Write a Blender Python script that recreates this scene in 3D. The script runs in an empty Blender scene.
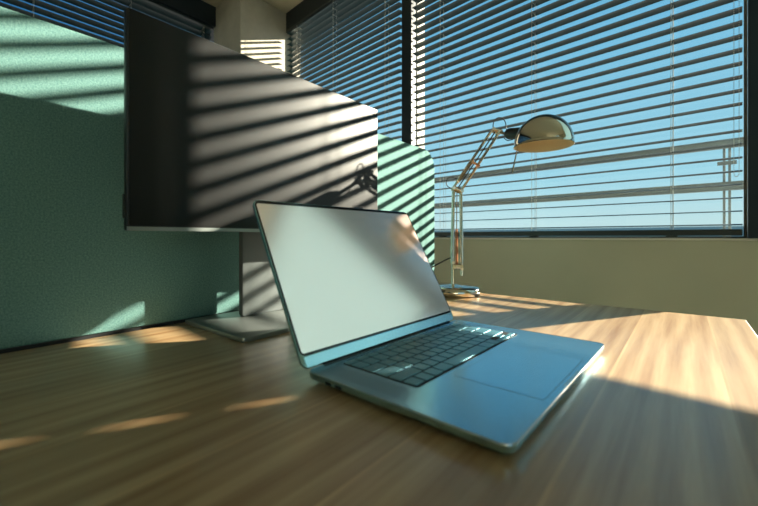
import bpy, bmesh, math, random
from mathutils import Vector, Matrix
random.seed(4)
SC = bpy.context.scene
COL = SC.collection
PI = math.pi

# ------------------------------------------------------------ camera, sky, sun, exposure
CAM_H = 0.1725
PHI = math.atan(306.0 / 372.0)                       # camera heading, left of the +Y axis
cd = bpy.data.cameras.new('camera')
cd.sensor_width = 36.0
cd.lens = 36.0 * 372.0 / 758.0
cd.shift_y = -16.2 / 758.0
cd.clip_start = 0.02
cd.clip_end = 2000
cd.dof.use_dof = True
cd.dof.focus_distance = 1.0
cd.dof.aperture_fstop = 4.5
cam = bpy.data.objects.new('camera', cd)
COL.objects.link(cam)
cam.location = (0, 0, CAM_H)
cam.rotation_euler = (PI / 2, 0, PHI)
SC.camera = cam

w = bpy.data.worlds.new('sky'); SC.world = w
w.use_nodes = True
nt = w.node_tree; nt.nodes.clear()
out = nt.nodes.new('ShaderNodeOutputWorld'); bg = nt.nodes.new('ShaderNodeBackground')
tc = nt.nodes.new('ShaderNodeTexCoord'); sep = nt.nodes.new('ShaderNodeSeparateXYZ')
nt.links.new(tc.outputs['Generated'], sep.inputs[0])
r1 = nt.nodes.new('ShaderNodeValToRGB')              # by elevation
els = r1.color_ramp.elements
els[0].position = 0.0; els[0].color = (0.47, 0.62, 0.62, 1)
els[1].position = 0.75; els[1].color = (0.05, 0.22, 0.45, 1)
e = els.new(0.14); e.color = (0.29, 0.54, 0.64, 1)
e = els.new(0.42); e.color = (0.145, 0.40, 0.58, 1)
nt.links.new(sep.outputs['Z'], r1.inputs[0])
az = nt.nodes.new('ShaderNodeMapRange')              # deeper blue away from the sun's side
az.inputs['From Min'].default_value = -1.0; az.inputs['From Max'].default_value = 0.45
nt.links.new(sep.outputs['X'], az.inputs['Value'])
mx = nt.nodes.new('ShaderNodeMix'); mx.data_type = 'RGBA'; mx.blend_type = 'MULTIPLY'
r2 = nt.nodes.new('ShaderNodeValToRGB')
r2.color_ramp.elements[0].color = (0.10, 0.25, 0.42, 1)
r2.color_ramp.elements[0].position = 0.05
em = r2.color_ramp.elements.new(0.27); em.color = (0.45, 0.70, 0.88, 1)
r2.color_ramp.elements[2].position = 0.55
r2.color_ramp.elements[1].color = (1.0, 1.0, 1.0, 1)
nt.links.new(az.outputs[0], r2.inputs[0])
mx.inputs['Factor'].default_value = 1.0
nt.links.new(r1.outputs[0], mx.inputs['A']); nt.links.new(r2.outputs[0], mx.inputs['B'])
nt.links.new(mx.outputs['Result'], bg.inputs['Color'])
bg.inputs['Strength'].default_value = 1.0
nt.links.new(bg.outputs[0], out.inputs[0])

SUN = Vector((0.54, 1.0, 0.442)).normalized()        # direction towards the sun
sd = bpy.data.lights.new('sun', 'SUN')
sd.energy = 20.0; sd.color = (1.0, 0.89, 0.71); sd.angle = math.radians(0.55)
so = bpy.data.objects.new('sun', sd); COL.objects.link(so)
so.rotation_euler = SUN.to_track_quat('Z', 'Y').to_euler()
so.location = (2, 3, 3)

vs = SC.view_settings
SC.display_settings.display_device = 'sRGB'
vs.view_transform = 'Standard'; vs.look = 'None'; vs.gamma = 1.0; vs.use_curve_mapping = False
vs.exposure = 0.45
SC.cycles.max_bounces = 10
SC.cycles.transparent_max_bounces = 24
SC.cycles.diffuse_bounces = 6
SC.cycles.glossy_bounces = 5
SC.cycles.sample_clamp_indirect = 6.0
SC.cycles.use_denoising = True

# ------------------------------------------------------------ helpers
def tag(o, label=None, cat=None, group=None, kind=None):
    if label: o['label'] = label
    if cat: o['category'] = cat
    if group: o['group'] = group
    if kind: o['kind'] = kind
    return o

def empty(name, loc=(0, 0, 0), rz=0.0):
    o = bpy.data.objects.new(name, None); COL.objects.link(o)
    o.location = loc; o.rotation_euler = (0, 0, rz); o.empty_display_size = 0.05
    return o

def obj(name, bm, mat, parent=None, loc=None, rot=None, smooth=None, kind=None, bevel=None):
    me = bpy.data.meshes.new(name)
    bmesh.ops.recalc_face_normals(bm, faces=bm.faces)
    bm.to_mesh(me); bm.free()
    me.materials.append(mat)
    o = bpy.data.objects.new(name, me); COL.objects.link(o)
    if parent is not None: o.parent = parent
    if loc: o.location = loc
    if rot: o.rotation_euler = rot
    if kind: o['kind'] = kind
    if smooth is not None:
        me.shade_smooth()
        try: me.set_sharp_from_angle(angle=math.radians(smooth))
        except Exception: pass
    if bevel:
        m = o.modifiers.new('edge', 'BEVEL'); m.width = bevel; m.segments = 2
        m.limit_method = 'ANGLE'; m.angle_limit = math.radians(40)
    return o

def box(bm, x0, x1, y0, y1, z0, z1):
    v = [bm.verts.new((x, y, z)) for x in (x0, x1) for y in (y0, y1) for z in (z0, z1)]
    for f in ((0, 1, 3, 2), (4, 6, 7, 5), (0, 4, 5, 1), (2, 3, 7, 6), (0, 2, 6, 4), (1, 5, 7, 3)):
        bm.faces.new([v[i] for i in f])

def bx(*a):
    bm = bmesh.new(); box(bm, *a); return bm

def tube(bm, pts, r, n=10, cap=True):
    pts = [Vector(p) for p in pts]
    rad = r if isinstance(r, (list, tuple)) else [r] * len(pts)
    rings = []
    up = None
    for i, p in enumerate(pts):
        if i == 0: d = pts[1] - p
        elif i == len(pts) - 1: d = p - pts[i - 1]
        else: d = (pts[i + 1] - p).normalized() + (p - pts[i - 1]).normalized()
        d.normalize()
        if up is None:
            up = Vector((0, 0, 1)) if abs(d.z) < 0.9 else Vector((1, 0, 0))
        a = d.cross(up)
        if a.length < 1e-5: a = d.cross(Vector((0.3, 1, 0.2)))
        a.normalize(); b = a.cross(d).normalized(); up = b
        rings.append([bm.verts.new(p + rad[i] * (math.cos(t) * a + math.sin(t) * b))
                      for t in [2 * PI * k / n for k in range(n)]])
    for i in range(len(rings) - 1):
        for k in range(n):
            bm.faces.new([rings[i][k], rings[i][(k + 1) % n], rings[i + 1][(k + 1) % n], rings[i + 1][k]])
    if cap:
        bm.faces.new(rings[0][::-1]); bm.faces.new(rings[-1])

def tb(pts, r, n=10):
    bm = bmesh.new(); tube(bm, pts, r, n); return bm

def lathe(bm, prof, n=48, M=None):
    """prof: (radius, z) list, turned about z"""
    M = M or Matrix.Identity(4)
    rings = []
    for r, z in prof:
        if r < 1e-6: rings.append([bm.verts.new(M @ Vector((0, 0, z)))])
        else: rings.append([bm.verts.new(M @ Vector((r * math.cos(2 * PI * k / n), r * math.sin(2 * PI * k / n), z))) for k in range(n)])
    for a, b in zip(rings[:-1], rings[1:]):
        for k in range(n):
            k2 = (k + 1) % n
            if len(a) == 1 and len(b) == 1: continue
            if len(a) == 1: bm.faces.new([a[0], b[k], b[k2]])
            elif len(b) == 1: bm.faces.new([a[k], a[k2], b[0]])
            else: bm.faces.new([a[k], a[k2], b[k2], b[k]])

def rrect(w_, h_, r, n=8, cx=0, cy=0):
    pts = []
    for sx, sy, a0 in ((1, 1, 0), (-1, 1, PI / 2), (-1, -1, PI), (1, -1, 1.5 * PI)):
        for k in range(n + 1):
            a = a0 + PI / 2 * k / n
            pts.append((cx + sx * (w_ / 2 - r) + r * math.cos(a), cy + sy * (h_ / 2 - r) + r * math.sin(a)))
    return pts

def loft(bm, layers, cap=True):
    """layers: list of equal-length lists of 3-D points"""
    R = [[bm.verts.new(p) for p in L] for L in layers]
    n = len(R[0])
    for a, b in zip(R[:-1], R[1:]):
        for k in range(n):
            bm.faces.new([a[k], a[(k + 1) % n], b[(k + 1) % n], b[k]])
    if cap:
        bm.faces.new(R[0][::-1]); bm.faces.new(R[-1])

def slab(w_, h_, r, z0, z1, e=0.0, cx=0, cy=0, n=8):
    """rounded plate with softened edges"""
    bm = bmesh.new()
    L = []
    def lay(inset, z):
        return [(x, y, z) for x, y in rrect(w_ - 2 * inset, h_ - 2 * inset, max(r - inset, 1e-4), n, cx, cy)]
    if e > 0:
        L = [lay(e, z0), lay(e * .3, z0 + e * .3), lay(0, z0 + e), lay(0, z1 - e), lay(e * .3, z1 - e * .3), lay(e, z1)]
    else:
        L = [lay(0, z0), lay(0, z1)]
    loft(bm, L)
    return bm

# ------------------------------------------------------------ materials
def mat(name, col, rough=0.5, metal=0.0, spec=0.5, noise=None, bump=None, emit=None, coat=0.0, coat_rough=0.1):
    m = bpy.data.materials.new(name); m.use_nodes = True
    t = m.node_tree; p = t.nodes['Principled BSDF']
    p.inputs['Base Color'].default_value = (*col, 1)
    p.inputs['Roughness'].default_value = rough
    p.inputs['Metallic'].default_value = metal
    p.inputs['Specular IOR Level'].default_value = spec
    p.inputs['Coat Weight'].default_value = coat
    p.inputs['Coat Roughness'].default_value = coat_rough
    tc_ = t.nodes.new('ShaderNodeTexCoord')
    if noise:
        sc, amt = noise
        n = t.nodes.new('ShaderNodeTexNoise'); n.inputs['Scale'].default_value = sc; n.inputs['Detail'].default_value = 5
        t.links.new(tc_.outputs['Object'], n.inputs['Vector'])
        r = t.nodes.new('ShaderNodeMapRange')
        r.inputs['From Min'].default_value = 0.3; r.inputs['From Max'].default_value = 0.7
        r.inputs['To Min'].default_value = 1 - amt; r.inputs['To Max'].default_value = 1 + amt
        t.links.new(n.outputs[0], r.inputs['Value'])
        mm = t.nodes.new('ShaderNodeVectorMath'); mm.operation = 'SCALE'
        mm.inputs[0].default_value = col
        t.links.new(r.outputs[0], mm.inputs['Scale'])
        t.links.new(mm.outputs[0], p.inputs['Base Color'])
    if bump:
        sc, st, dist = bump
        n = t.nodes.new('ShaderNodeTexNoise'); n.inputs['Scale'].default_value = sc; n.inputs['Detail'].default_value = 3
        t.links.new(tc_.outputs['Object'], n.inputs['Vector'])
        b = t.nodes.new('ShaderNodeBump'); b.inputs['Strength'].default_value = st; b.inputs['Distance'].default_value = dist
        t.links.new(n.outputs[0], b.inputs['Height']); t.links.new(b.outputs[0], p.inputs['Normal'])
    if emit:
        p.inputs['Emission Color'].default_value = (*emit[0], 1); p.inputs['Emission Strength'].default_value = emit[1]
    return m

def fabric_mat():
    m = mat('teal_felt', (0.15, 0.37, 0.28), 0.95, spec=0.15)
    t = m.node_tree; p = t.nodes['Principled BSDF']
    tcn = t.nodes.new('ShaderNodeTexCoord')
    n1 = t.nodes.new('ShaderNodeTexNoise'); n1.inputs['Scale'].default_value = 900; n1.inputs['Detail'].default_value = 4
    n2 = t.nodes.new('ShaderNodeTexNoise'); n2.inputs['Scale'].default_value = 380; n2.inputs['Detail'].default_value = 3
    for n in (n1, n2): t.links.new(tcn.outputs['Object'], n.inputs['Vector'])
    a = t.nodes.new('ShaderNodeMath'); a.operation = 'ADD'
    t.links.new(n1.outputs[0], a.inputs[0]); t.links.new(n2.outputs[0], a.inputs[1])
    r = t.nodes.new('ShaderNodeValToRGB')
    r.color_ramp.elements[0].position = 0.36; r.color_ramp.elements[0].color = (0.058, 0.150, 0.142, 1)
    r.color_ramp.elements[1].position = 0.64; r.color_ramp.elements[1].color = (0.160, 0.285, 0.265, 1)
    h = t.nodes.new('ShaderNodeMath'); h.operation = 'MULTIPLY'; h.inputs[1].default_value = 0.5
    t.links.new(a.outputs[0], h.inputs[0]); t.links.new(h.outputs[0], r.inputs[0])
    t.links.new(r.outputs[0], p.inputs['Base Color'])
    b = t.nodes.new('ShaderNodeBump'); b.inputs['Strength'].default_value = 0.5; b.inputs['Distance'].default_value = 0.0008
    t.links.new(a.outputs[0], b.inputs['Height']); t.links.new(b.outputs[0], p.inputs['Normal'])
    return m

def wood_mat():
    """oak laminate, grain along Y, planks about 11 cm wide"""
    m = mat('oak_laminate', (0.5, 0.35, 0.2), 0.38, spec=0.5, coat=1.0, coat_rough=0.25)
    m.node_tree.nodes['Principled BSDF'].inputs['Coat IOR'].default_value = 1.85
    t = m.node_tree; p = t.nodes['Principled BSDF']
    N = t.nodes.new; L = t.links.new
    tcn = N('ShaderNodeTexCoord')
    sepn = N('ShaderNodeSeparateXYZ'); L(tcn.outputs['Object'], sepn.inputs[0])
    # plank index by x
    pi_ = N('ShaderNodeMath'); pi_.operation = 'MULTIPLY_ADD'; pi_.inputs[1].default_value = 1 / 0.11; pi_.inputs[2].default_value = 40.55
    L(sepn.outputs['X'], pi_.inputs[0])
    fl = N('ShaderNodeMath'); fl.operation = 'FLOOR'; L(pi_.outputs[0], fl.inputs[0])
    fr = N('ShaderNodeMath'); fr.operation = 'FRACT'; L(pi_.outputs[0], fr.inputs[0])
    wn = N('ShaderNodeTexWhiteNoise'); wn.noise_dimensions = '1D'; L(fl.outputs[0], wn.inputs['W'])
    off = N('ShaderNodeVectorMath'); off.operation = 'SCALE'; off.inputs['Scale'].default_value = 6.0
    L(wn.outputs['Color'], off.inputs[0])
    ad = N('ShaderNodeVectorMath'); ad.operation = 'ADD'
    L(tcn.outputs['Object'], ad.inputs[0]); L(off.outputs[0], ad.inputs[1])
    mp = N('ShaderNodeMapping'); mp.inputs['Scale'].default_value = (55, 2.2, 1)
    L(ad.outputs[0], mp.inputs['Vector'])
    n1 = N('ShaderNodeTexNoise'); n1.inputs['Scale'].default_value = 1.0; n1.inputs['Detail'].default_value = 7; n1.inputs['Roughness'].default_value = 0.62
    L(mp.outputs[0], n1.inputs['Vector'])
    mp2 = N('ShaderNodeMapping'); mp2.inputs['Scale'].default_value = (14, 1.5, 1)
    L(ad.outputs[0], mp2.inputs['Vector'])
    wv = N('ShaderNodeTexWave'); wv.wave_type = 'BANDS'; wv.bands_direction = 'X'
    wv.inputs['Scale'].default_value = 0.8; wv.inputs['Distortion'].default_value = 7; wv.inputs['Detail'].default_value = 2; wv.inputs['Detail Scale'].default_value = 0.8
    L(mp2.outputs[0], wv.inputs['Vector'])
    mixf = N('ShaderNodeMix'); mixf.data_type = 'FLOAT'; mixf.inputs['Factor'].default_value = 0.10
    L(n1.outputs[0], mixf.inputs['A']); L(wv.outputs['Fac'], mixf.inputs['B'])
    r = N('ShaderNodeValToRGB')
    r.color_ramp.elements[0].position = 0.30; r.color_ramp.elements[0].color = (0.29, 0.145, 0.050, 1)
    r.color_ramp.elements[1].position = 0.66; r.color_ramp.elements[1].color = (0.58, 0.40, 0.215, 1)
    L(mixf.outputs['Result'], r.inputs[0])
    tone = N('ShaderNodeMapRange'); tone.inputs['To Min'].default_value = 0.84; tone.inputs['To Max'].default_value = 1.1
    L(wn.outputs['Value'], tone.inputs['Value'])
    # fine pale joint between planks
    lt = N('ShaderNodeMath'); lt.operation = 'LESS_THAN'; lt.inputs[1].default_value = 0.03; L(fr.outputs[0], lt.inputs[0])
    jm = N('ShaderNodeMath'); jm.operation = 'MULTIPLY_ADD'; jm.inputs[1].default_value = 0.22; L(lt.outputs[0], jm.inputs[0]); L(tone.outputs[0], jm.inputs[2])
    ms = N('ShaderNodeVectorMath'); ms.operation = 'SCALE'
    L(r.outputs[0], ms.inputs[0]); L(jm.outputs[0], ms.inputs['Scale'])
    L(ms.outputs[0], p.inputs['Base Color'])
    b = N('ShaderNodeBump'); b.inputs['Strength'].default_value = 0.25; b.inputs['Distance'].default_value = 0.0004
    L(n1.outputs[0], b.inputs['Height']); L(b.outputs[0], p.inputs['Normal'])
    return m

def glass_mat(name, tint, fac=None):
    m = bpy.data.materials.new(name); m.use_nodes = True
    t = m.node_tree; t.nodes.clear()
    o = t.nodes.new('ShaderNodeOutputMaterial')
    tr = t.nodes.new('ShaderNodeBsdfTransparent'); tr.inputs[0].default_value = (*tint, 1)
    gl = t.nodes.new('ShaderNodeBsdfGlossy'); gl.inputs['Roughness'].default_value = 0.02
    lw_ = t.nodes.new('ShaderNodeLayerWeight'); lw_.inputs[0].default_value = 0.5
    pw_ = t.nodes.new('ShaderNodeMath'); pw_.operation = 'POWER'; pw_.inputs[1].default_value = 5.0
    ma = t.nodes.new('ShaderNodeMath'); ma.operation = 'MULTIPLY_ADD'; ma.inputs[1].default_value = 0.8; ma.inputs[2].default_value = 0.03
    t.links.new(lw_.outputs['Facing'], pw_.inputs[0]); t.links.new(pw_.outputs[0], ma.inputs[0])
    mi = t.nodes.new('ShaderNodeMixShader')
    t.links.new(ma.outputs[0], mi.inputs[0]); t.links.new(tr.outputs[0], mi.inputs[1]); t.links.new(gl.outputs[0], mi.inputs[2])
    t.links.new(mi.outputs[0], o.inputs[0])
    return m

M_FELT = fabric_mat()
M_WOOD = wood_mat()
M_GLASS = glass_mat('window_glass', (0.97, 0.99, 0.99))
M_CONC = mat('pale_concrete', (0.50, 0.46, 0.38), 0.85, spec=0.2, noise=(9, 0.10), bump=(60, 0.2, 0.001))
M_PLASTER = mat('beige_plaster', (0.60, 0.60, 0.46), 0.5, spec=0.3, noise=(3, 0.05))
M_FLOOR = mat('grey_carpet', (0.10, 0.11, 0.11), 0.95, noise=(80, 0.2))
M_DARKMETAL = mat('dark_window_metal', (0.012, 0.02, 0.028), 0.45, spec=0.4)
M_NAVY = mat('navy_pillar_cladding', (0.010, 0.028, 0.045), 0.5, spec=0.4)
M_FRAMELIGHT = mat('pale_window_metal', (0.30, 0.29, 0.25), 0.6)
M_SLAT = mat('grey_slat_lacquer', (0.008, 0.038, 0.046), 0.4, spec=0.22)
def translucent_mat():
    m = bpy.data.materials.new('translucent_pale_slat'); m.use_nodes = True
    t = m.node_tree; t.nodes.clear()
    o = t.nodes.new('ShaderNodeOutputMaterial'); a = t.nodes.new('ShaderNodeBsdfDiffuse'); b = t.nodes.new('ShaderNodeBsdfTranslucent')
    a.inputs[0].default_value = (0.5, 0.6, 0.65, 1); b.inputs[0].default_value = (0.18, 0.235, 0.245, 1)
    s = t.nodes.new('ShaderNodeAddShader'); t.links.new(a.outputs[0], s.inputs[0]); t.links.new(b.outputs[0], s.inputs[1])
    t.links.new(s.outputs[0], o.inputs[0])
    return m
M_SLATL = translucent_mat()
M_RAILB = mat('blind_rail_metal', (0.03, 0.045, 0.05), 0.4)
M_CORD = mat('pale_blind_cord', (0.42, 0.45, 0.42), 0.8)
M_BLACKPL = mat('black_plastic', (0.012, 0.013, 0.014), 0.45)
M_SCREEN = mat('matte_black_panel', (0.003, 0.003, 0.003), 0.34, spec=0.37)
M_STAND = mat('satin_stand_metal', (0.30, 0.33, 0.32), 0.38, metal=0.75)
M_POLE = mat('dark_stand_metal', (0.10, 0.115, 0.115), 0.5, metal=0.0)
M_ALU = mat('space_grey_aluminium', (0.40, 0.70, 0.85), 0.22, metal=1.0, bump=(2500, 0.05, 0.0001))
M_ALU2 = mat('polished_edge_aluminium', (0.62, 0.66, 0.68), 0.25, metal=1.0)
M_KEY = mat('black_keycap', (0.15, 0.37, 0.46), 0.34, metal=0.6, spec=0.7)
M_LEGEND = mat('white_key_print', (0.6, 0.62, 0.62), 0.6)
M_WELL = mat('black_keyboard_well', (0.008, 0.008, 0.009), 0.6)
M_BEZEL = mat('black_glass_bezel', (0.006, 0.007, 0.008), 0.12)
M_DISP = mat('glossy_blank_display', (0.97, 0.76, 0.69), 0.15, metal=1.0, emit=((0.05, 0.055, 0.045), 1.0))  # screen is off; faint emission added to brighten its reflected look
M_CHROME = mat('polished_chrome', (0.72, 0.68, 0.60), 0.07, metal=1.0)
M_STEEL = mat('brushed_nickel', (0.62, 0.54, 0.42), 0.2, metal=1.0)
M_COPPER = mat('copper_spring', (0.62, 0.30, 0.16), 0.3, metal=1.0)
M_CREAM = mat('cream_enamel', (0.80, 0.70, 0.48), 0.5)
M_CABLE = mat('black_cable', (0.01, 0.01, 0.01), 0.5)
M_RAIL = mat('weathered_rail_metal', (0.085, 0.105, 0.115), 0.5, metal=0.0)
M_TERR = mat('terrace_paving', (0.16, 0.17, 0.17), 0.9, noise=(4, 0.1))
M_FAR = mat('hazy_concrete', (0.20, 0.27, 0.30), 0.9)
M_WHITEP = mat('white_lacquered_steel', (0.6, 0.6, 0.58), 0.4)

# ------------------------------------------------------------ setting: room shell
ZF, ZC = -0.74, 1.985                                 # floor and ceiling, desk top is z = 0
TH = math.radians(-4.28)                              # the window wall is turned this much against the desk
NV = Vector((0.0746, 0.9972)); UV = Vector((0.9972, -0.0746))
D = 1.67                                              # distance of the blinds' plane

obj('floor', bx(-3.4, 4.2, -4.2, 2.3, ZF - .1, ZF), M_FLOOR, kind='structure')
obj('ceiling', bx(-3.3, 4.2, -4.2, 1.93, ZC, ZC + .2), mat('pale_ceiling_concrete', (0.72, 0.66, 0.50), 0.85, spec=0.2, noise=(9, 0.06)), kind='structure')
obj('wall_back', bx(-3.1, 4.2, -4.2, -4.0, ZF, ZC), M_PLASTER, kind='structure')
obj('wall_right', bx(4.0, 4.2, -4.2, 1.6, ZF, 0.1), M_PLASTER, kind='structure')  # unseen side; opening above this parapet is added for cool sky fill
obj('wall_right', bx(4.0, 4.2, -0.2, 1.6, 0.1, ZC), M_PLASTER, kind='structure')
obj('wall_right', bx(4.0, 4.2, -4.2, -3.8, 0.1, ZC), M_PLASTER, kind='structure')
obj('wall_right', bx(4.0, 4.2, -3.8, -0.2, 1.83, ZC), M_PLASTER, kind='structure')
# left wall (X = -2.87), parapet and header with a long window between
obj('wall_left', bx(-3.1, -2.87, -4.0, 2.0, ZF, 0.15), M_PLASTER, kind='structure')
obj('trim_1', bx(-3.1, -2.86, -4.0, 1.95, 1.83, ZC), M_DARKMETAL, kind='structure')
obj('wall_column', bx(-2.9, -2.5, 1.45, 2.0, ZF, ZC), M_CONC, kind='structure', bevel=0.006)

WIN = empty('window_wall_axis')                       # only used for its matrix
Mw = Matrix.Rotation(TH, 4, 'Z')
bpy.data.objects.remove(WIN)
def wobj(name, bm, m, parent=None, **k):
    """mesh laid out in the window wall's own frame: x = along, y = outwards, z = up"""
    if parent is None:
        return obj(name, bm, m, None, rot=(0, 0, TH), **k)
    return obj(name, bm, m, parent, **k)

# parapet below the window and its thin sill
wobj('wall_front', bx(-3.0, 4.3, 1.64, 1.84, ZF, 0.160), M_PLASTER, kind='structure')
wobj('trim_2', bx(-2.63, 4.3, 1.632, 1.86, 0.160, 0.168), mat('white_sill_lacquer', (0.8, 0.78, 0.7), 0.4), kind='structure', bevel=0.002)
wobj('trim_3', bx(-2.64, 0.133, 1.66, 1.72, 1.83, ZC), M_DARKMETAL, kind='structure')
wobj('wall_pillar', bx(0.030, 0.133, 1.625, 1.69, 0.168, ZC), M_NAVY, kind='structure')

def window(name, u0, u1, z0=0.168, z1=1.83, d=1.715, parent_rot=TH, jamb=.004):
    root = empty(name, (0, 0, 0), parent_rot)
    root['kind'] = 'structure'
    bm = bmesh.new()
    f = 0.022
    box(bm, u0, u1, d - .02, d + .03, z0, z0 + .006); box(bm, u0, u1, d - .02, d + .03, z1 - f, z1)
    box(bm, u0, u0 + jamb, d - .01, d + .015, z0, z1); box(bm, u1 - .006, u1, d - .01, d + .015, z0, z1)
    fr = obj('window_frame', bm, M_FRAMELIGHT, root)
    g = obj('glass_pane', bx(u0 + .002, u1 - .002, d, d + .006, z0 + .003, z1 - .003), M_GLASS, root)
    return root
window('window_1', -1.328, 0.030)
window('window_2', -2.64, -1.403, jamb=.035)
window('window_3', 0.133, 1.65, z1=ZC)
wobj('wall_front', bx(1.65, 4.3, 1.64, 1.84, 0.168, ZC), M_PLASTER, kind='structure')
# mullion between windows 1 and 2: dark inside, pale outside
wobj('trim_4', bx(-1.400, -1.328, 1.655, 1.695, 0.168, 1.83), M_DARKMETAL, kind='structure')
wobj('trim_5', bx(-1.400, -1.329, 1.695, 1.78, 0.168, 1.83), M_FRAMELIGHT, kind='structure')
# narrow pale frame beside the pillar
wobj('trim_6', bx(0.021, 0.0295, 1.69, 1.705, 0.168, 1.83), M_FRAMELIGHT, kind='structure')
# left window
lw = empty('window_4'); lw['kind'] = 'structure'
bm = bmesh.new(); box(bm, -3.02, -2.95, -4.0, -3.96, 0.15, 1.83); box(bm, -3.02, -2.95, -1.2, -1.15, 0.15, 1.83)
box(bm, -3.02, -2.95, 1.41, 1.45, 0.15, 1.83); box(bm, -3.02, -2.95, -3.96, 1.41, 0.15, 0.19)
obj('window_frame', bm, M_DARKMETAL, lw)
obj('glass_pane', bx(-2.99, -2.984, -3.96, 1.41, 0.19, 1.83), M_GLASS, lw)

# ------------------------------------------------------------ outside
obj('ground', bx(-40, 40, 2.2, 60, -0.35, -0.30), M_TERR, kind='structure')
obj('ground', bx(-40, -3.4, -30, 2.2, -0.35, -0.30), M_TERR, kind='structure')
def railing(name, u0, u1, dd, label):
    r = empty(name, (0, 0, 0), TH)
    for z0, z1 in ((0.698, 0.742), (0.447, 0.492)):
        bm = bmesh.new()
        box(bm, u0, u1, dd, dd + .03, z0, z1)
        box(bm, u0, u1, dd - .006, dd, z0 + .006, z0 + .012)
        box(bm, u0, u1, dd - .012, dd + .035, z1, z1 + .004)
        obj('rail', bm, M_RAIL, r)
    u = -0.046 * dd / 3.0
    k = 0
    while u > u0:
        bm = bmesh.new()
        box(bm, u - .006, u + .006, dd + .031, dd + .075, -0.3, 0.72)
        box(bm, u + .018, u + .030, dd + .031, dd + .075, -0.3, 0.72)
        box(bm, u - .03, u + .055, dd + .02, dd + .03, 0.600, 0.622)
        obj('post', bm, M_RAIL, r)
        u -= 2.4; k += 1
    tag(r, label, 'railing')
railing('terrace_railing', -2.9, 3.5, 3.0, 'grey metal terrace railing with two rails outside the window')
# hazy low buildings at the horizon
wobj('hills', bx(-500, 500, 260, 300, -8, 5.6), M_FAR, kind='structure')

# ------------------------------------------------------------ venetian blinds
def slat_section(bm, u0, u1, dc, zc, tilt, wdt=0.050, crown=0.0035, nseg=6, flip=1, holes=()):
    """one curved slat; tilt > 0 lifts the outer edge"""
    ct, st = math.cos(tilt), math.sin(tilt)
    def prof(off):
        out_ = []
        for k in range(nseg + 1):
            a = -1 + 2 * k / nseg
            y = a * wdt / 2; z = crown * (1 - a * a) + off
            out_.append((dc + y * ct - z * st, zc + y * st + z * ct))
        return out_
    spans = []
    c = u0
    for h0, h1 in holes:
        spans.append((c, h0, False)); spans.append((h0, h1, True)); c = h1
    spans.append((c, u1, False))
    for a, b, hole in spans:
        P, Q = prof(0.0004), prof(-0.0004)
        rngs = [(0, nseg)] if not hole else [(0, 2), (4, nseg)]
        for k0, k1 in rngs:
            T0 = [bm.verts.new((a, *P[k])) for k in range(k0, k1 + 1)]
            T1 = [bm.verts.new((b, *P[k])) for k in range(k0, k1 + 1)]
            B0 = [bm.verts.new((a, *Q[k])) for k in range(k0, k1 + 1)]
            B1 = [bm.verts.new((b, *Q[k])) for k in range(k0, k1 + 1)]
            m_ = len(T0)
            for k in range(m_ - 1):
                bm.faces.new([T0[k], T1[k], T1[k + 1], T0[k + 1]])
                bm.faces.new([B0[k], B0[k + 1], B1[k + 1], B1[k]])
            bm.faces.new([T0[0], B0[0], B1[0], T1[0]])
            bm.faces.new([T0[-1], T1[-1], B1[-1], B0[-1]])
            bm.faces.new(T0 + B0[::-1]); bm.faces.new(T1[::-1] + B1)

def blind(label, u0, u1, cords, zb, zslat, tilt=0.05, pitch=0.0433, chain=None, d=D, rot=TH, ztop=1.83, holes=(), loc=(0, 0, 0), slat_mat=None):
    root = empty('venetian_blind', loc, rot)
    tag(root, label, 'window blind', None)
    obj('headrail', bx(u0, u1, d - .028, d + .028, ztop - .014, ztop), M_RAILB, root, bevel=0.002)
    bm = bmesh.new()
    z = zslat; nn = 0
    while z < ztop - .02:
        slat_section(bm, u0 + .002, u1 - .002, d, z, tilt, holes=holes)
        z += pitch; nn += 1
    obj('slat_panel', bm, slat_mat or M_SLAT, root, smooth=50)
    o = obj('bottom_rail', bx(u0 + .002, u1 - .002, d - .026, d + .026, zb, zb + .021), M_RAILB, root, bevel=0.003)
    for cu in cords:
        bm = bmesh.new()
        for s in (-1, 1):
            tube(bm, [(cu, d + s * .0265, zb + .02), (cu, d + s * .0265, ztop - .014)], 0.0008, 5)
        tube(bm, [(cu + .004, d, zb + .02), (cu + .004, d, ztop - .014)], 0.0009, 5)
        # ladder rungs under each slat with a little loop at the inner edge
        for k in range(nn):
            zz = zslat + k * pitch
            a = math.sin(tilt) * .0265
            tube(bm, [(cu, d - .0275, zz - a + .0030), (cu, d - .0275, zz - a - .0030)], 0.0019, 6)
            tube(bm, [(cu, d - .0265, zz - a - .001), (cu, d + .0265, zz + a - .001)], 0.0006, 4)
        obj('ladder_cord', bm, M_CORD, root)
        obj('cord_button', bx(cu - .016, cu + .016, d - .012, d + .012, zb - .004, zb), M_RAILB, root)
    if chain:
        cu, z0 = chain
        bm = bmesh.new()
        for s in (-1, 1):
            z = z0
            while z < ztop - .05:
                bmesh.ops.create_icosphere(bm, subdivisions=1, radius=0.0017,
                                           matrix=Matrix.Translation((cu + s * .006, d - .036, z)))
                z += 0.006
        for k in range(1, 6):
            a = PI * k / 6
            bmesh.ops.create_icosphere(bm, subdivisions=1, radius=0.0017,
                                       matrix=Matrix.Translation((cu + .006 * math.cos(a), d - .036, z0 - .012 * math.sin(a))))
        obj('bead_chain', bm, M_CORD, root)
    return root

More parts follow.
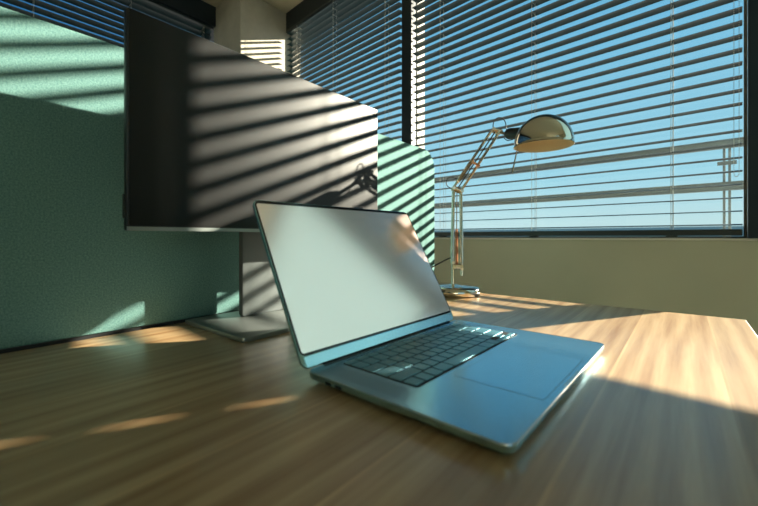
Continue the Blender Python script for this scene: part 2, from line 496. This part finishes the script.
blind('open grey slatted blind in the wide window behind the desk lamp', -1.322, 0.020, (-1.305, -1.125, -0.644, -0.161),
      0.176, 0.2105, chain=(0.004, 0.375))
blind('open grey slatted blind in the narrower window between the column and the dark mullion', -2.60, -1.412, (-2.45, -2.012, -1.521),
      0.176, 0.2105 - .012)
blind('closed grey slatted blind drawn half down beyond the dark pillar', 0.140, 1.64, (0.62, 1.3), 0.498, 0.5405, tilt=math.radians(-72), slat_mat=M_SLATL, ztop=ZC - .002,
      holes=((0.3035, 0.3090),))
# left window's blind: frame turned so that x runs along the wall
blind('dark slatted blind on the side wall above the teal divider', -3.9, 1.44, (1.367, 0.877, 0.39, -.10, -.59, -1.08), 0.20, 0.235, tilt=math.radians(-14),
      d=2.87 + .04, rot=PI / 2)
[o for o in COL.objects if o.name.startswith('venetian_blind')][-1].location = (0, 0, 0)

# ------------------------------------------------------------ desk
desk = empty('desk', (-0.343, 0.28, ZF))
tag(desk, 'oak-topped office desk under the laptop, monitor and lamp', 'desk')
def child(name, bm, m, par, **k):
    o = obj(name, bm, m, par, **k)
    return o
dz = -ZF
o = child('desktop', bx(-0.784 + .343 + .004, 0.098 + .343, -0.55 - .28, 1.082 - .28, dz - .025, dz), M_WOOD, desk, bevel=0.0015)
for sx, sy in ((-.38, -.76), (.38, -.76), (-.38, .74), (.38, .74)):
    child('leg', bx(sx - .02, sx + .02, sy - .02, sy + .02, 0.0, dz - .0255), M_WHITEP, desk)
for sx in (-.38, .38):
    child('side_beam', bx(sx - .015, sx + .015, -.739, .719, dz - .07, dz - .0255), M_WHITEP, desk)

# ------------------------------------------------------------ divider
div = empty('desk_divider', (-0.784, 0.38, 0))
tag(div, 'teal felt desk divider panel with rounded top corner behind the monitor', 'divider')
def divider_bm(y0, y1, z0, z1, x0, x1, r):
    bm = bmesh.new()
    L = []
    pts = []
    def arc(cy, cz, a0, a1, rr):
        return [(cy + rr * math.cos(a0 + (a1 - a0) * k / 10), cz + rr * math.sin(a0 + (a1 - a0) * k / 10)) for k in range(11)]
    def outline(i):
        rr = r - i
        return (arc(y1 - r, z1 - r, 0, PI / 2, rr) + arc(y0 + r, z1 - r, PI / 2, PI, rr)
                + [(y0 + i, z0 + i), (y1 - i, z0 + i)])
    e = .004
    for xx, i in ((x1, e), (x1 - .0015, .0012), (x1 - e, 0), (x0 + e, 0), (x0 + .0015, .0012), (x0, e)):
        L.append([(xx, y, z) for y, z in outline(i)])
    loft(bm, L)
    return bm
child('felt_panel', divider_bm(-1.0, 0.93, 0.0045, 0.516, -.030, 0, .075), M_FELT, div, smooth=40)
child('bottom_rail', bx(-.026, -.003, -.95, .70, -.012, .0040), M_BLACKPL, div)
for yy in (-.7, .5):
    child('clamp', bx(-.05, .0035, yy - .03, yy + .03, -.06, -.0122), M_BLACKPL, div)

# ------------------------------------------------------------ monitor (faces +X)
mon = empty('monitor', (-0.650, 0.4695, 0))
tag(mon, 'large black desktop monitor on a flat metal stand with slatted sunlight across its screen', 'monitor')
# local: x towards viewer, y along, z up ; face at x = +.025
def upright(w_, h_, r, x0, x1, zc, e=0.0, yc=0.0):
    bm = slab(w_, h_, r, x0, x1, e)
    # slab lies in xy with thickness z  ->  (thickness -> x, width -> y, height -> z)
    for v in bm.verts:
        a, b, c = v.co
        v.co = (c, a + yc, b + zc)
    return bm
zc = 0.3445
child('housing', upright(0.571, 0.326, 0.004, 0.012, 0.0245, zc, .0015), M_BLACKPL, mon, smooth=40)
child('rear_bulge', upright(0.40, 0.22, 0.02, -0.018, 0.0122, zc - .01, .006), M_BLACKPL, mon, smooth=40)
child('screen', upright(0.565, 0.316, 0.002, 0.0246, 0.0252, zc + .003), M_SCREEN, mon)
child('bezel_strip', upright(0.571, 0.006, 0.001, 0.0246, 0.0262, 0.1846), M_STAND, mon)
child('stand_pole', upright(0.116, 0.37, 0.006, -0.066, -0.051, 0.193, .002), M_POLE, mon, smooth=40)
child('stand_base', slab(0.215, 0.29, 0.006, 0.0, 0.008, .0015, cx=-.010), M_STAND, mon, smooth=40)
child('pivot_mount', upright(0.09, 0.09, 0.01, -0.0515, -0.0175, zc - .02), M_BLACKPL, mon)
child('side_button', upright(0.0, 0.0, 0.0, 0, 0, 0) if False else bx(.014, .021, -.2877, -.2853, .20, .235), M_BLACKPL, mon)

# ------------------------------------------------------------ laptop
LW, LD, LT = 0.3630, 0.2481, 0.0135
lap = empty('laptop', (-0.3481, 0.2858, 0), math.atan2(.9997, .0242))
tag(lap, 'open thin grey laptop with a blank pale screen on the oak desk', 'laptop')
# local frame: x along the hinge, -y towards the user, z up
bm = bmesh.new()
rr = .012
def lay(ins, z): return [(x, y, z) for x, y in rrect(LW - 2 * ins, LD - 2 * ins, rr - min(ins, .008), 8, LW / 2, -LD / 2)]
loft(bm, [lay(.016, .0015), lay(.006, .0028), lay(.0012, .0058), lay(0, .0085), lay(0, LT - .0008), lay(.0006, LT)])
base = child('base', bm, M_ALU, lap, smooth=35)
for fx in (.03, LW - .03):
    for fy in (-.03, -LD + .03):
        bm = bmesh.new(); lathe(bm, [(0, .0), (.008, .0), (.0085, .0016), (0, .0016)], 20, Matrix.Translation((fx, fy, 0)))
        child('rubber_foot', bm, M_BLACKPL, base)
# polished lip around the top edge
bm = bmesh.new()
o1 = rrect(LW + .0003, LD + .0003, rr, 8, LW / 2, -LD / 2); o2 = rrect(LW - .0022, LD - .0022, rr - .001, 8, LW / 2, -LD / 2)
loft(bm, [[(x, y, LT - .0009) for x, y in o1], [(x, y, LT + .0002) for x, y in rrect(LW - .0004, LD - .0004, rr, 8, LW / 2, -LD / 2)], [(x, y, LT + .00025) for x, y in o2], [(x, y, LT - .0003) for x, y in o2]], cap=False)
child('edge_lip', bm, M_ALU2, base, smooth=60)
# finger notch at the front edge, ports at the right edge
child('finger_notch', bx(LW / 2 - .028, LW / 2 + .028, -LD - .0003, -LD + .004, LT - .0022, LT + .0003), M_ALU2, base, bevel=.0006)
for yy, wd in ((-.045, .009), (-.062, .009), (-.03, .0035)):
    child('port', bx(LW - .001, LW + .0004, yy - wd / 2, yy + wd / 2, .0066, .0096), M_BEZEL, base)
for yy in (-.04, -.056):
    child('port', bx(-.0004, .001, yy - .0045, yy + .0045, .0066, .0096), M_BEZEL, base)
# keyboard
K0, K1 = .0455, .3290
KT, KB = -.0155, -.1300
kb = child('keyboard_well', slab(K1 - K0, KT - KB, .003, LT + .0001, LT + .00035, cx=(K0 + K1) / 2, cy=(KT + KB) / 2), M_WELL, base)
rows = [
    (0.5, [1.0] + [1.0] * 12 + [1.0], ['esc'] + [''] * 13),
    (1.0, [1.0] * 13 + [1.5], list('`1234567890-=') + ['']),
    (1.0, [1.5] + [1.0] * 13, ['tab'] + list('QWERTYUIOP[]\\')),
    (1.0, [1.75] + [1.0] * 11 + [1.75], ['caps'] + list("ASDFGHJKL;'") + ['']),
    (1.0, [2.25] + [1.0] * 10 + [2.25], ['shift'] + list('ZXCVBNM,./') + ['shift']),
    (1.1, [1.0, 1.0, 1.0, 1.25, 5.0, 1.25, 1.0], ['fn', '', '', '', '', '', '']),
]
rowh = [0.55, 1, 1, 1, 1, 1]
gap = .0026
unit_h = (KT - KB - gap) / sum(rowh)
kbm = bmesh.new(); legends = []
y = KT - gap * .7
for ri, (hf, ws, tx) in enumerate(rows):
    hk = rowh[ri] * unit_h - gap
    tot = sum(ws)
    extra = 0
    if ri == 5: extra = 3.0
    uw = (K1 - K0 - gap) / (tot + extra)
    x = K0 + gap * .7
    def key(x0, x1, y1, y0):
        w_, h_ = x1 - x0, y1 - y0
        cx_, cy_ = (x0 + x1) / 2, (y0 + y1) / 2
        L = []
        for ins, z in ((0, LT + .0004), (0, LT + .0011), (.0003, LT + .0014)):
            L.append([(a, b, z) for a, b in rrect(w_ - 2 * ins, h_ - 2 * ins, min(.0014, h_ * .3), 3, cx_, cy_)])
        loft(kbm, L)
    for wk, t_ in zip(ws, tx):
        key(x, x + wk * uw - gap, y, y - hk)
        if t_: legends.append((t_, x + (wk * uw - gap) / 2, y - hk / 2, .0048 if len(t_) == 1 else .0026))
        x += wk * uw
    if ri == 5:                                         # arrow cluster
        key(x, x + uw - gap, y - hk / 2 - .0004, y - hk)
        key(x + uw, x + 2 * uw - gap, y, y - hk / 2 + .0004)
        key(x + uw, x + 2 * uw - gap, y - hk / 2 - .0004, y - hk)
        key(x + 2 * uw, x + 3 * uw - gap, y - hk / 2 - .0004, y - hk)
    y -= rowh[ri] * unit_h
# printed legends
dg = None
cus = []
for t_, x_, y_, sz in legends:
    cu = bpy.data.curves.new('legend', 'FONT'); cu.body = t_; cu.size = sz; cu.align_x = 'CENTER'; cu.align_y = 'CENTER'
    o = bpy.data.objects.new('legend', cu); COL.objects.link(o); o.location = (x_, y_, LT + .00146); cus.append(o)
bpy.context.view_layer.update()
dg = bpy.context.evaluated_depsgraph_get()
n_caps = len(kbm.faces)
for o in cus:
    me = bpy.data.meshes.new_from_object(o.evaluated_get(dg))
    me.transform(Matrix.Translation(o.location)); kbm.from_mesh(me); bpy.data.meshes.remove(me)
for o in cus:
    cu = o.data; bpy.data.objects.remove(o); bpy.data.curves.remove(cu)
kbm.faces.ensure_lookup_table()
for f in kbm.faces[n_caps:]: f.material_index = 1
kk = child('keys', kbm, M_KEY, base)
kk.data.materials.append(M_LEGEND)
# trackpad, speaker grilles
bm = slab(.160, .0985, .004, LT + .00005, LT + .0002, cx=LW / 2, cy=-.1905)
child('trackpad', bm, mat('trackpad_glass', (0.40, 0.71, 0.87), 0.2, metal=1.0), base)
bm = bmesh.new()
o1 = rrect(.1606, .0991, .004, 8, LW / 2, -.1905); o2 = rrect(.160, .0985, .004, 8, LW / 2, -.1905)
loft(bm, [[(x, y, LT + .0001) for x, y in o1], [(x, y, LT + .00022) for x, y in o1], [(x, y, LT + .00022) for x, y in o2], [(x, y, LT + .0001) for x, y in o2]], cap=False)
child('trackpad_groove', bm, M_BEZEL, base)
for xc in (K0 / 2 + .001, LW - K0 / 2 - .001):
    bm = bmesh.new()
    for i in range(11):
        for j in range(56):
            px_, py_ = xc - .012 + i * .0024, KT - .001 - j * .002
            bmesh.ops.create_circle(bm, cap_ends=True, segments=5, radius=.00042, matrix=Matrix.Translation((px_, py_, LT + .00012)))
    child('speaker_grille', bm, M_WELL, base)
# hinge
bm = bmesh.new(); tube(bm, [(.030, .0005, LT - .002), (LW - .030, .0005, LT - .002)], .0044, 16)
child('hinge', bm, M_BEZEL, base, smooth=40)
# lid: built flat (x along, y up the lid, z = thickness, screen on +z), then tipped back
LID = math.radians(28.56)
lid = empty('lid_frame'); bpy.data.objects.remove(lid)
LH = .2415
bm = slab(LW, LH, .011, -.0046, 0.0, .0011, cx=LW / 2, cy=LH / 2)
lid = child('lid', bm, M_ALU, lap, smooth=35)
lid.location = (0, .004, LT - .0005)
lid.rotation_euler = (PI / 2 - LID, 0, 0)
child('bezel_glass', slab(LW - .0030, LH - .0165, .009, 0.0001, .0005, cx=LW / 2, cy=.0150 + (LH - .0165) / 2), M_BEZEL, lid)
child('display', slab(LW - .0082, .2165, .004, .0005, .0007, cx=LW / 2, cy=.0185 + .2165 / 2), M_DISP, lid)
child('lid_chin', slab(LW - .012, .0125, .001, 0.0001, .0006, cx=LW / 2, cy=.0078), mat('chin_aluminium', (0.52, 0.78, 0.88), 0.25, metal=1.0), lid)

# ------------------------------------------------------------ desk lamp (arm lies in a plane facing the camera's heading)
lamp = empty('desk_lamp', (-0.54, 1.008, 0), PHI)
tag(lamp, 'polished chrome desk lamp with a domed shade and jointed arm by the window', 'lamp')
bm = bmesh.new()
lathe(bm, [(0, 0), (.076, 0), (.081, .004), (.083, .012), (.082, .019), (.077, .0245), (.066, .0275), (.02, .029), (.012, .031), (.0, .031)], 64)
child('base', bm, M_CHROME, lamp, smooth=40)
bm = tb([(0, 0, .024), (0, 0, .052), (0, 0, .098)], [.0062, .005, .005], 16)
child('stem', bm, M_CHROME, lamp, smooth=40)
bm = bmesh.new()
box(bm, -.004, .029, -.0085, -.0060, .076, .089); box(bm, -.004, .029, .0060, .0085, .076, .089)
child('lower_bracket', bm, M_CHROME, lamp, bevel=.001)
bm = bmesh.new()
for (x_, z_) in ((-.001, .095), (.024, .076), (.012, .080)):
    tube(bm, [(x_, -.014, z_), (x_, .014, z_)], .0042, 12)
child('lower_pivot', bm, M_STEEL, lamp, smooth=40)
EY, JY = .030, -.030                                   # elbow and head joint sit behind / before the base
for x0, z0, x1, z1 in ((-.003, .095, .0073, .317), (.0265, .056, .0300, .311)):
    for yy in (-.007, .007):
        child('lower_rod', tb([(x0, yy, z0), (x1, EY + yy, z1)], .0037, 10), M_CHROME, lamp, smooth=40)
def spring(p, q, r, turns, wr):
    p, q = Vector(p), Vector(q); d = (q - p); L = d.length; d.normalize()
    a = d.cross(Vector((0, 1, 0))).normalized(); b = a.cross(d)
    n = turns * 8
    return tb([p] + [p + d * L * k / n + r * (math.cos(2 * PI * turns * k / n) * a + math.sin(2 * PI * turns * k / n) * b) for k in range(n + 1)] + [q], wr, 5)
child('spring', spring((.0115, .001, .085), (.0135, .014, .195), .0038, 34, .0010), M_COPPER, lamp, smooth=40)
child('spring_rod', tb([(.0135, .014, .19), (.018, EY, .312)], .0014, 8), M_STEEL, lamp)
bm = bmesh.new()
for yy in (-.009, .009):
    tube(bm, [(.004, EY + yy, .323), (.034, EY + yy, .312)], .0072, 12)
child('elbow_joint', bm, M_STEEL, lamp, smooth=40)
bm = bmesh.new()
for x_, z_ in ((.0065, .322), (.0315, .3125)):
    tube(bm, [(x_, EY - .016, z_), (x_, EY + .016, z_)], .0048, 14)
child('wing_nut', bm, M_STEEL, lamp, smooth=40)
UA, UB = (Vector((.0075, EY, .326)), Vector((.108, JY, .4855))), (Vector((.0325, EY, .318)), Vector((.1257, JY, .4735)))
for a, b in (UA, UB):
    for yy in (-.006, .006):
        o_ = Vector((0, yy, 0))
        child('upper_rod', tb([a + o_, b + o_], .0034, 10), M_CHROME, lamp, smooth=40)
mid0, mid1 = (UA[0] + UB[0]) / 2, (UA[1] + UB[1]) / 2
child('spring_rod', tb([mid0, mid1], .0018, 8), M_BLACKPL, lamp)
def along(t, dx=0, dy=0, dz_=0): return tuple(mid0 + (mid1 - mid0) * t + Vector((dx, dy, dz_)))
for yy in (-.0135, .0135):
    child('spring', spring(along(.08, -.008, yy, .006), along(.44, -.008, yy, .006), .0050, 20, .0012), M_STEEL, lamp, smooth=40)
bm = bmesh.new(); tube(bm, [along(.44, -.006, -.018, .004), along(.44, -.006, .018, .004)], .0046, 12)
tube(bm, [along(.44, .012, -.016, -.006), along(.44, .012, .016, -.006)], .0040, 12)
tube(bm, [along(.44, -.008, -.014, .006), along(.44, .014, -.014, -.007)], .0034, 10)
child('spring_anchor', bm, M_COPPER, lamp, smooth=40)
bm = bmesh.new()
for yy in (-.008, .008):
    tube(bm, [(.107, JY + yy, .487), (.135, JY + yy, .4785)], .0055, 12)
child('head_bracket', bm, M_STEEL, lamp, smooth=40)
bm = bmesh.new()
for x_, z_ in ((.1095, .486), (.127, .477)):
    tube(bm, [(x_, JY - .015, z_), (x_, JY + .015, z_)], .0046, 14)
child('head_pivot', bm, M_STEEL, lamp, smooth=40)
child('neck', tb([(.128, JY, .480), (.131, -.050, .472), (.1350, -.068, .4635)], .0044, 12), M_STEEL, lamp, smooth=40)
HX, HY, HZ, HR = .1964, -.171, .4102, .0710
sdir = Vector((.045, -.080, -.018))
MS = Matrix.Translation((.1340, -.0660, .4640)) @ sdir.to_track_quat('Z', 'Y').to_matrix().to_4x4()
bm = bmesh.new(); lathe(bm, [(0, 0), (.005, 0), (.008, .003), (.0135, .011), (.0155, .016), (.0155, .062), (0, .062)], 28, MS)
child('bulb_socket', bm, M_BLACKPL, lamp, smooth=40)
prof_o = [(HR * math.sin(PI / 2 * k / 18), HR * 1.02 * math.cos(PI / 2 * k / 18)) for k in range(19)]
prof_o += [(HR, -.004), (HR + .0012, -.006), (HR - .0006, -.0068)]
bm = bmesh.new(); lathe(bm, prof_o, 64, Matrix.Translation((HX, HY, HZ)))
sh = child('lamp_shade', bm, M_CHROME, lamp, smooth=50)
prof_i = [((HR - .0014) * math.sin(PI / 2 * k / 18), (HR - .0014) * 1.02 * math.cos(PI / 2 * k / 18)) for k in range(19)] + [(HR - .0008, -.0066)]
bm = bmesh.new(); lathe(bm, prof_i, 64, Matrix.Translation((HX, HY, HZ)))
child('shade_lining', bm, M_CREAM, sh, smooth=50)
bm = bmesh.new(); lathe(bm, [(0, .030), (.011, .028), (.019, .016), (.021, .004), (.016, -.010), (.010, -.020), (.009, -.030)], 24, Matrix.Translation((HX - .008, HY + .006, HZ + .040)) @ Matrix.Rotation(PI, 4, 'X'))
child('light_bulb', bm, mat('frosted_bulb_glass', (0.75, 0.72, 0.62), 0.4), lamp, smooth=50)
child('handle', tb([(.1385, -.150, .408), (.1345, -.154, .392), (.1230, -.156, .3400)], [.0015, .0015, .0021], 8), M_CHROME, lamp, smooth=40)
def arcpts(cx_, cz_, r, a0, a1, n=14, y=0.0, sz=1.0):
    return [(cx_ + r * math.cos(a0 + (a1 - a0) * k / n), y, cz_ + sz * r * math.sin(a0 + (a1 - a0) * k / n)) for k in range(n + 1)]
child('cable', tb([(.100, -.018, .474)] + arcpts(.1290, .4965, .0190, math.radians(200), math.radians(-15), 14, -.034, 1.3) + [(.147, -.046, .480), (.139, -.048, .468), (.136, -.054, .455), (.142, -.064, .446), (.150, -.082, .444), (.156, -.095, .450)], .0013, 8), M_CABLE, lamp, smooth=60)
child('cable', tb([(.006, .040, .322)] + arcpts(.001, .342, .0150, math.radians(235), math.radians(60), 12, .038, 1.1) + [(.020, .034, .352), (.034, .028, .366)], .0013, 8), M_CABLE, lamp, smooth=60)
child('cable', tb([(-.002, .010, .110), (-.016, .012, .104), (-.034, .018, .094), (-.060, .03, .078), (-.10, .05, .045), (-.135, .06, .008), (-.16, .055, .0028), (-.19, .04, .0028)], .0022, 8), M_CABLE, lamp, smooth=60)
